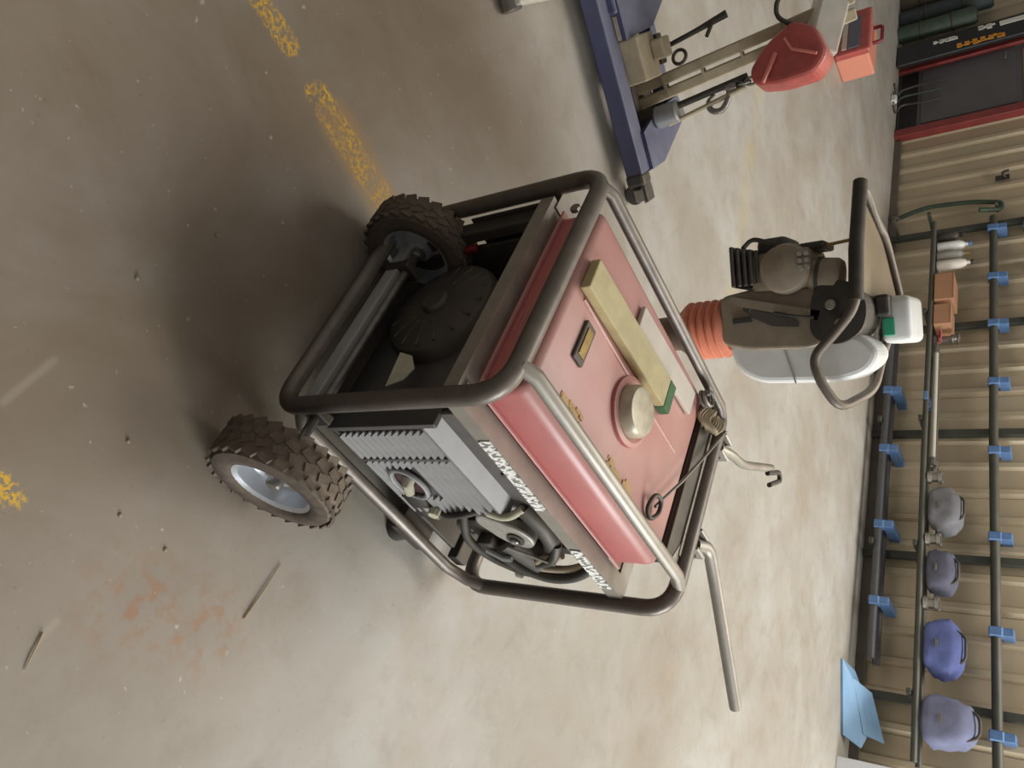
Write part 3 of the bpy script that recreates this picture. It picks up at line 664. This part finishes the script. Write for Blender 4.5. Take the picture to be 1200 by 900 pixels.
# chain and hook
for j in range(4):
    c_ = kl(-1.105 + 0.0 * j, 2.985, 0.545 - 0.030 * j); ln = []
    for k2 in range(14):
        a = 2 * PI * k2 / 14
        u_, v_ = 0.013 * math.cos(a), 0.024 * math.sin(a)
        ln.append(c_ + (Vector((u_, 0, v_)) if j % 2 == 0 else Vector((0, u_, v_))))
    link('chain_link', tube(NB(), ln, 0.006, 8, True), STEEL, K, True)
hk = [kl(-1.105, 2.985, 0.455), kl(-1.095, 2.985, 0.43), kl(-1.045, 2.985, 0.43)]
hk = fillet([kl(-1.11, 2.985, 0.46), kl(-1.06, 2.985, 0.45), kl(-1.02, 2.985, 0.42), kl(-1.03, 2.985, 0.375), kl(-1.075, 2.985, 0.365), kl(-1.095, 2.985, 0.395)], 0.03, 4)
n = len(hk)
link('hook', TB(hk, [0.012 if i < n * 0.7 else 0.012 - 0.007 * (i - n * 0.7) / (n * 0.3) for i in range(n)], 10), STEEL, K, True)
link('hook_swivel', LT([(0, -0.02), (0.016, -0.02), (0.02, 0.0), (0.016, 0.022), (0, 0.022)], kl(-1.105, 2.985, 0.465), seg=14), STEEL, K, True)
# casters
def caster(x, y, nm='caster'):
    c_ = bpy.data.objects.new(nm, None); COL.objects.link(c_); c_.parent = K; c_.location = (x, y, 0); c_.empty_display_size = 0.03
    link('caster_wheel', CY((0, -0.018, 0.042), (0, 1, 0), 0.042, 0.036, 24, 0.006), CHAR, c_, True)
    link('caster_fork', BX((-0.02, -0.028, 0.05), (0.03, -0.022, 0.09), 0.002), STEEL, c_)
    link('caster_fork', BX((-0.02, 0.022, 0.05), (0.03, 0.028, 0.09), 0.002), STEEL, c_)
    link('caster_plate', BX((-0.03, -0.032, 0.088), (0.04, 0.032, 0.098), 0.003), STEEL, c_)
caster(0.385, 0.02); caster(0.08, 0.43); caster(-0.52, 0.43)
link('caster_arm', BX((0.33, -0.02, 0.096), (0.42, 0.05, 0.112), 0.004), CHAR, K)
# low leg reaching towards the camera side
link('front_leg', BX((-0.50, -0.52, 0.045), (-0.41, -0.05, 0.085), 0.008, 2), BEAM, K)
link('leg_strip', BX((-0.475, -0.50, 0.085), (-0.435, -0.10, 0.10), 0.004), BLACK, K)
link('leg_roller', CY((-0.51, -0.50, 0.035), (1, 0, 0), 0.035, 0.11, 20, 0.005), STEEL, K, True)

# ------------------------------------------------------------------ red case on the floor near the wall
rc = thing('red_case', 'small red case with a grey panel on the floor beside the crane boom', 'case', (-2.66, 7.10, 0), math.radians(-30))
link('case_frame', BX((-0.25, -0.16, 0), (0.25, -0.10, 0.28), 0.02, 2), HRED, rc)
link('case_body', BX((-0.24, -0.10, 0), (0.24, 0.14, 0.26), 0.015, 2), mat('case_orange', (214, 140, 116), 0.5), rc)
link('case_panel', BX((-0.17, -0.168, 0.11), (0.20, -0.155, 0.20), 0.005), mat('case_grey', (96, 100, 116), 0.5), rc)
link('case_stripe', BX((-0.17, -0.168, 0.06), (0.20, -0.156, 0.10), 0.004), BEAM, rc)
link('case_handle', TB(fillet([(-0.16, 0, 0.26), (-0.16, 0, 0.33), (0.02, 0, 0.33), (0.02, 0, 0.26)], 0.03), 0.015, 8), DRED, rc, True)

# ------------------------------------------------------------------ dark things by the door
bs = thing('black_signboard', 'tall black board with white and orange lettering leaning by the grey door', 'board', wpt(-4.02, 0.24), TH)
bb = NB(); mt = Matrix.Rotation(math.radians(-5), 4, 'Y') @ Matrix.Rotation(math.radians(-4), 4, 'X')
box(bb, (-0.17, -0.03, 0.0), (0.17, 0.03, 1.75), 0.015, 2, mt); link('board_panel', bb, mat('black_board', (32, 30, 30), 0.5, 0, 0.3), bs)
def strokes(nm, x0, z0, x1, z1, n, m):
    b2 = NB()
    for j in range(n):
        t = j / n; zc = z0 + (z1 - z0) * t; w1 = (z1 - z0) / n
        box(b2, (x0 + random.uniform(0, 0.02), -0.036, zc), (x1 - random.uniform(0, 0.02), -0.029, zc + w1 * 0.62), 0, 1, mt)
        box(b2, (x0 + (x1 - x0) * random.random() * 0.6, -0.036, zc), (x0 + (x1 - x0) * (0.4 + 0.6 * random.random()), -0.029, zc + w1), 0, 1, mt)
    link(nm, b2, m, bs)
strokes('orange_lettering', 0.06, 0.60, 0.15, 1.05, 6, ORLET)
strokes('white_lettering', -0.09, 0.38, -0.02, 0.62, 4, WLET)
strokes('white_emblem', -0.14, 0.82, -0.05, 0.98, 2, WLET)
box_ = NB(); box(box_, (-0.12, -0.036, 1.02), (-0.05, -0.029, 1.45), 0, 1, mt); link('white_stripe', box_, WLET, bs)
for i, (s_, off, r_, h_, m_, lb) in enumerate(((-4.45, 0.22, 0.10, 0.80, GREENH, 'dark green rolled tarpaulin standing against the wall by the black board'), (-4.72, 0.20, 0.12, 0.95, mat('dark_teal_roll', (52, 62, 62), 0.7, 0, 0.3), 'dark teal rolled sheet standing at the wall beside the green roll'), (-5.02, 0.20, 0.11, 0.72, mat('dark_brown_roll', (84, 74, 62), 0.75, 0, 0.3), 'dark brown rolled mat standing at the wall'))):
    t_ = thing('tarpaulin_roll', lb, 'roll', wpt(s_, off), TH + i, 'rolls standing by the door')
    link('roll', LT([(0, 0), (r_ * 0.9, 0), (r_, 0.03), (r_ * 0.96, h_ * 0.5), (r_, h_ - 0.03), (r_ * 0.85, h_), (r_ * 0.5, h_ - 0.02), (0, h_ - 0.05)], seg=20), m_, t_, True)
    for zf in (0.3, 0.7): link('tie', LT([(r_ + 0.004, -0.012), (r_ + 0.008, 0), (r_ + 0.004, 0.012)], (0, 0, h_ * zf), seg=20), BLACK, t_, True)
# cords hanging at the foot of the door, with a plug
for i, s_ in enumerate((-3.62, -3.48, -3.32)):
    o = tag(link('power_cord', TB(fillet([(0, -0.115, 0.45), (0.01, -0.125, 0.22), (0.05 - 0.03 * i, -0.14, 0.05), (0.16, -0.16, 0.012), (0.10, -0.30, 0.012)], 0.08, 6), 0.012, 8), (BLACK, GREENH, CHAR)[i], None, True, loc=wpt(s_, 0.0), rot=(0, 0, TH)),
            ('black cord hanging down the grey door, farthest from its jamb', 'green cord hanging down the grey door between two dark cords', 'charcoal cord hanging down the grey door by the red jamb')[i], 'cord', 'cords on the grey door')
hkp = thing('white_plug', 'small white plug lying on the floor at the door foot', 'plug', wpt(-3.20, 0.34), TH)
link('plug_body', BX((-0.05, -0.03, 0), (0.05, 0.03, 0.06), 0.015, 2), WHITEP, hkp)
link('plug_pin', BX((0.05, -0.015, 0.02), (0.08, -0.008, 0.04)), STEEL, hkp)
wh = thing('wall_hook', 'dark hook fixed to the tan ribbed wall', 'hook', wpt(-2.02, 0.034, 1.0), TH)
link('hook_plate', BX((-0.035, -0.012, -0.06), (0.035, 0.0, 0.06), 0.004), CHAR, wh)
link('hook_arm', TB(fillet([(0, -0.01, 0.02), (0, -0.08, 0.0), (0, -0.09, 0.06)], 0.03), 0.012, 8), CHAR, wh, True)

# ------------------------------------------------------------------ pipe rack along the wall
R_ = thing('pipe_rack', 'long dark pipe rack with blue brackets along the ribbed wall', 'rack', wpt(0, 0), TH)
def rail(s0, s1, y, z, r=0.024, m=RACK, nm='rail'):
    return link(nm, TB([(s0, y, z), ((s0 + s1) / 2, y, z - 0.012), (s1, y, z)], r, 10), m, R_, True)
rail(-1.45, 3.5, -0.12, 0.93, 0.034)
rail(-1.30, 3.5, -0.33, 0.47, 0.022)
rail(-1.30, 3.5, -0.14, 0.47, 0.022)
rail(-0.2, 2.85, -0.30, 0.16, 0.028, mat('grey_rail', (92, 92, 94), 0.5, 0.3, 0.2))
rail(-0.2, 2.85, -0.12, 0.16, 0.028, MATS['grey_rail'])
rail(-1.45, 0.3, -0.10, 1.20, 0.026)
for s_ in (-1.40, -0.25, 0.85, 1.95, 3.05):
    link('upright', BX((s_ - 0.03, -0.085, 0.0), (s_ + 0.03, -0.035, 1.5), 0.004), RACK, R_)
    for z_ in ((0.44, 0.13) if s_ < 2.5 else (0.44,)):
        link('arm', BX((s_ - 0.02, -0.36, z_ - 0.03), (s_ + 0.02, -0.06, z_), 0.003), RACK, R_)
def bracket(s_, y, z, r):
    b2 = NB()
    box(b2, (s_ - 0.035, y - r - 0.008, z - r - 0.010), (s_ + 0.035, y + r + 0.01, z + r + 0.010), 0.008, 1)
    box(b2, (s_ - 0.03, y - r, z + r), (s_ + 0.03, -0.02, z + r + 0.075), 0.004, 1)
    link('bracket', b2, RACKB, R_)
for s_ in (-1.30, -0.72, -0.20, 0.40, 1.05, 1.78, 2.50, 3.2): bracket(s_, -0.12, 0.925, 0.034)
for s_ in (0.55, 1.12, 1.80, 2.42): bracket(s_, -0.30, 0.16, 0.028)
for s_ in (-1.30, -0.85): bracket(s_, -0.10, 1.195, 0.026)
link('bracket', BX((0.60, -0.36, 0.445), (0.68, -0.12, 0.475), 0.004), RACKB, R_)

# long pipes resting on the middle rails
def pipe(s0, s1, off, z, r, m, lb):
    t_ = thing('pipe', lb, 'pipe', wpt(s0, off, z), TH, 'pipes on the rack')
    link('pipe_body', LT([(r * 0.75, 0), (r, 0), (r, s1 - s0), (r * 0.75, s1 - s0), (r * 0.75, 0)], (0, 0, 0), (1, 0, 0), 14), m, t_, True)
    link('coupling', LT([(r * 1.0, -0.002), (r * 1.5, 0), (r * 1.5, 0.07), (r * 1.0, 0.072)], (s1 - s0 - 0.07, 0, 0), (1, 0, 0), 14), STEEL, t_, True)
    link('coupling', LT([(r * 1.0, -0.002), (r * 1.5, 0), (r * 1.5, 0.07), (r * 1.0, 0.072)], (0, 0, 0), (1, 0, 0), 14), STEEL, t_, True)
pipe(0.10, 1.26, 0.27, 0.515, 0.018, mat('pale_pipe', (206, 200, 184), 0.4, 0.1, 0.1), 'slim pale pipe lying on the rack beside the cardboard box')
pipe(0.14, 1.26, 0.20, 0.516, 0.021, RACK, 'dark green pipe lying on the rack behind the slim pale pipe')
# cardboard boxes
def carton(s_, off, z, w_, d_, h_, lb, m=CARD):
    t_ = thing('cardboard_box', lb, 'box', wpt(s_, off, z), TH)
    link('box_body', BX((-w_ / 2, -d_ / 2, 0), (w_ / 2, d_ / 2, h_), 0.006), m, t_)
    link('box_flap', BX((-w_ / 2 + 0.004, -d_ / 2 - 0.002, h_ - 0.002), (w_ / 2 - 0.004, -0.004, h_ + 0.004)), m, t_)
    link('box_flap', BX((-w_ / 2 + 0.004, 0.004, h_ - 0.002), (w_ / 2 - 0.004, d_ / 2 + 0.002, h_ + 0.004)), m, t_)
carton(-0.50, 0.235, 0.493, 0.30, 0.24, 0.15, 'tan cardboard box on the rack beside the bottles')
carton(-0.20, 0.235, 0.493, 0.22, 0.22, 0.13, 'smaller cardboard box on the rack next to the pale pipe')
# row of bottles / cans
for i, (s_, h_, m_, lb) in enumerate(((-1.18, 0.20, CHAR, 'dark can on the rack at its end by the bare wall'), (-1.06, 0.26, WHITEP, 'tall white bottle on the rack beside the dark can'), (-0.95, 0.24, mat('grey_bottle', (150, 146, 140), 0.5), 'grey bottle on the rack between two white bottles'), (-0.84, 0.28, mat('cream_bottle', (214, 208, 196), 0.5), 'cream white bottle on the rack nearest the cardboard box'))):
    t_ = thing('bottle', lb, 'bottle', wpt(s_, 0.235, 0.492), TH, 'bottles on the rack')
    link('bottle_body', LT([(0, 0), (0.043, 0), (0.046, 0.01), (0.046, h_ * 0.68), (0.030, h_ * 0.82), (0.017, h_ * 0.86), (0.017, h_), (0, h_)], seg=18), m_, t_, True)
    link('bottle_cap', CY((0, 0, h_ - 0.012), (0, 0, 1), 0.021, 0.03, 14, 0.003), (BLACK, RACKB, BRASS, CHAR)[i], t_, True)
# coiled green hose hanging at the left end of the rack
hh = thing('hanging_hose', 'dark green hose hanging on a peg just past the end of the rack', 'hose', wpt(-1.72, 0.07, 0), TH)
link('hose_run', TB(fillet([(0.04, 0, 0.10), (-0.03, -0.02, 0.35), (0.0, -0.02, 0.75), (0.07, -0.02, 0.994), (0.17, -0.03, 0.994), (0.20, -0.10, 0.82)], 0.15, 6), 0.022, 10), GREENH, hh, True)
link('hose_peg', CY((0.12, 0.05, 0.955), (0, -1, 0), 0.014, 0.12, 10, 0.003), STEEL, hh, True)
link('hose_nozzle', LT([(0, 0), (0.022, 0), (0.03, 0.03), (0.018, 0.09), (0, 0.09)], (0.04, 0, 0.03), seg=14), STEEL, hh, True)
# a tangle of red cable and a valve beside the box
vt = thing('valve_cluster', 'grey valve fitting with red wire standing on the rack beside the small box', 'valve', wpt(0.01, 0.24, 0.493), TH)
link('valve_body', LT([(0, 0), (0.05, 0), (0.05, 0.02), (0.03, 0.04), (0.03, 0.12), (0.045, 0.14), (0.02, 0.17), (0, 0.17)], seg=16), STEEL, vt, True)
link('valve_handle', LT([(0.05, 0), (0.055, 0.008), (0.05, 0.016), (0.042, 0.008), (0.05, 0)], (0, 0, 0.175), seg=18), RACK, vt, True)
link('red_wire', TB([(0.06 * math.cos(t * 0.7), -0.05 + 0.02 * math.sin(t * 1.1), 0.03 + 0.03 * abs(math.sin(t * 0.5))) for t in range(26)], 0.006, 6), HRED, vt, True)
# kit bags and blue bundles further along
def bag(s_, off, z, w_, d_, h_, m, lb, cat='bag', nm='tool_bag', sag=0.25):
    t_ = thing(nm, lb, cat, wpt(s_, off, z), TH, None)
    bm = NB(); bmesh.ops.create_uvsphere(bm, u_segments=24, v_segments=16, radius=1.0)
    for v in bm.verts:
        x, y, z_ = v.co
        f = lambda q: math.copysign(abs(q) ** 0.6, q)
        x, y, z_ = f(x), f(y), f(z_)
        fold = 1 + 0.06 * math.sin(7 * x + 3 * z_ + s_ * 5) + 0.04 * math.sin(11 * z_ + 4 * y)
        v.co = Vector((x * w_ / 2 * fold * (1 - sag * 0.4 * max(z_, 0)), y * d_ / 2 * fold, (z_ * 0.5 + 0.5) * h_ * (1 - 0.15 * sag * abs(x))))
    link('bag_body', bm, m, t_, True)
    link('bag_strap', TB(fillet([(-w_ * 0.3, -d_ * 0.3, h_ * 0.8), (-w_ * 0.2, -d_ * 0.32, h_ * 1.05), (w_ * 0.2, -d_ * 0.32, h_ * 1.05), (w_ * 0.3, -d_ * 0.3, h_ * 0.8)], 0.08, 5), 0.010, 8), CHAR, t_, True)
    link('bag_buckle', BX((-0.03, -d_ * 0.5 - 0.012, h_ * 0.35), (0.03, -d_ * 0.5 + 0.01, h_ * 0.42), 0.004), STEEL, t_)
    return t_
bag(1.64, 0.235, 0.492, 0.36, 0.26, 0.24, GREYBAG, 'grey canvas tool bag on the rack past the pipe couplings')
bag(2.14, 0.235, 0.492, 0.34, 0.25, 0.21, mat('slate_canvas', (98, 98, 114), 0.85, 0, 0.2, scale=14), 'slate canvas bag on the rack between the grey bag and the blue bundle')
bag(2.70, 0.235, 0.492, 0.40, 0.27, 0.26, BLUEBAG, 'bright blue bundled tarpaulin on the rack', 'bundle', 'blue_bundle')
bag(3.20, 0.235, 0.492, 0.34, 0.26, 0.34, NAVYB, 'dusky blue bundle on the rack beside the bright blue one', 'bundle', 'blue_bundle')
for i, (s_, lb) in enumerate(((1.38, 'silver pipe coupling on the rack before the grey tool bag'), (1.90, 'silver pipe coupling on the rack between the grey and slate bags'), (2.40, 'silver pipe coupling on the rack before the blue bundle'))):
    t_ = thing('pipe_coupling', lb, 'coupling', wpt(s_, 0.30, 0.492), TH, 'loose couplings on the rack')
    link('coupling_body', LT([(0, 0), (0.05, 0), (0.05, 0.025), (0.036, 0.03), (0.036, 0.07), (0.05, 0.075), (0.05, 0.10), (0.03, 0.10), (0.03, 0.02)], seg=18), ALU, t_, True)
    link('coupling_lug', BX((-0.075, -0.012, 0.035), (-0.03, 0.012, 0.06), 0.004), ALU, t_)
# light blue sheet leaning and white carton on the floor at the right
ls = thing('blue_sheet', 'light blue folded sheet leaning against the white carton', 'sheet', wpt(3.13, 0.36), TH)
link('sheet_panel', PR([(-0.20, -0.12, 0.0), (0.28, 0.06, 0.0), (0.33, 0.16, 0.10), (0.14, 0.20, 0.17), (-0.17, 0.04, 0.05)], Vector((0.2, -0.5, 0.9)), 0.02), LBLUE, ls)
link('sheet_fold', PR([(-0.10, -0.02, 0.06), (0.24, 0.14, 0.12), (0.26, 0.22, 0.24), (-0.05, 0.12, 0.16)], Vector((0.2, -0.5, 0.9)), 0.015), LBLUE, ls)
carton(3.90, 0.22, 0.0, 0.66, 0.32, 0.40, 'white carton on the floor beside the light blue sheet', WBOX)

# ------------------------------------------------------------------ litter on the floor
def twig(p, q, r, lb, grp=None):
    a = Vector((*p, r + 0.001)); b_ = Vector((*q, r + 0.001)); mid = (a + b_) / 2 + Vector((0.004, -0.003, 0.0015))
    bm = TB([v - a for v in (a, a * 0.6 + mid * 0.4 + Vector((-0.001, 0.001, 0)), mid, b_)], [r, r * 1.1, r * 0.9, r * 0.5], 6)
    tag(link('twig', bm, TWIG, None, True, loc=a), lb, 'twig')
twig((0.472, 0.986), (0.375, 1.09), 0.0022, 'thin dry twig on the concrete to the side of the near wheel')
twig((0.381, 0.586), (0.437, 0.553), 0.002, 'short pale straw on the open concrete')
for i, (p, r, lb) in enumerate((((-0.262, 0.80), 0.0045, 'dark pebble on the brown floor stain'), ((0.20, 0.735), 0.004, 'dark pebble on the floor near the wheel hub'), ((0.285, 0.82), 0.004, 'small brown pebble beside the rust freckles'), ((-0.37, 0.985), 0.004, 'small dark pebble on the floor left of the base rail'), ((0.06, 0.76), 0.004, 'small pebble below the near tyre'))):
    bm = NB(); bmesh.ops.create_icosphere(bm, subdivisions=2, radius=r)
    for v in bm.verts: v.co = Vector((v.co.x * 1.3, v.co.y, v.co.z * 0.6 + r * 0.55))
    tag(link('pebble', bm, mat('pebble_brown', (150, 138, 118), 0.8), None, True, loc=(*p, 0)), lb, 'pebble')
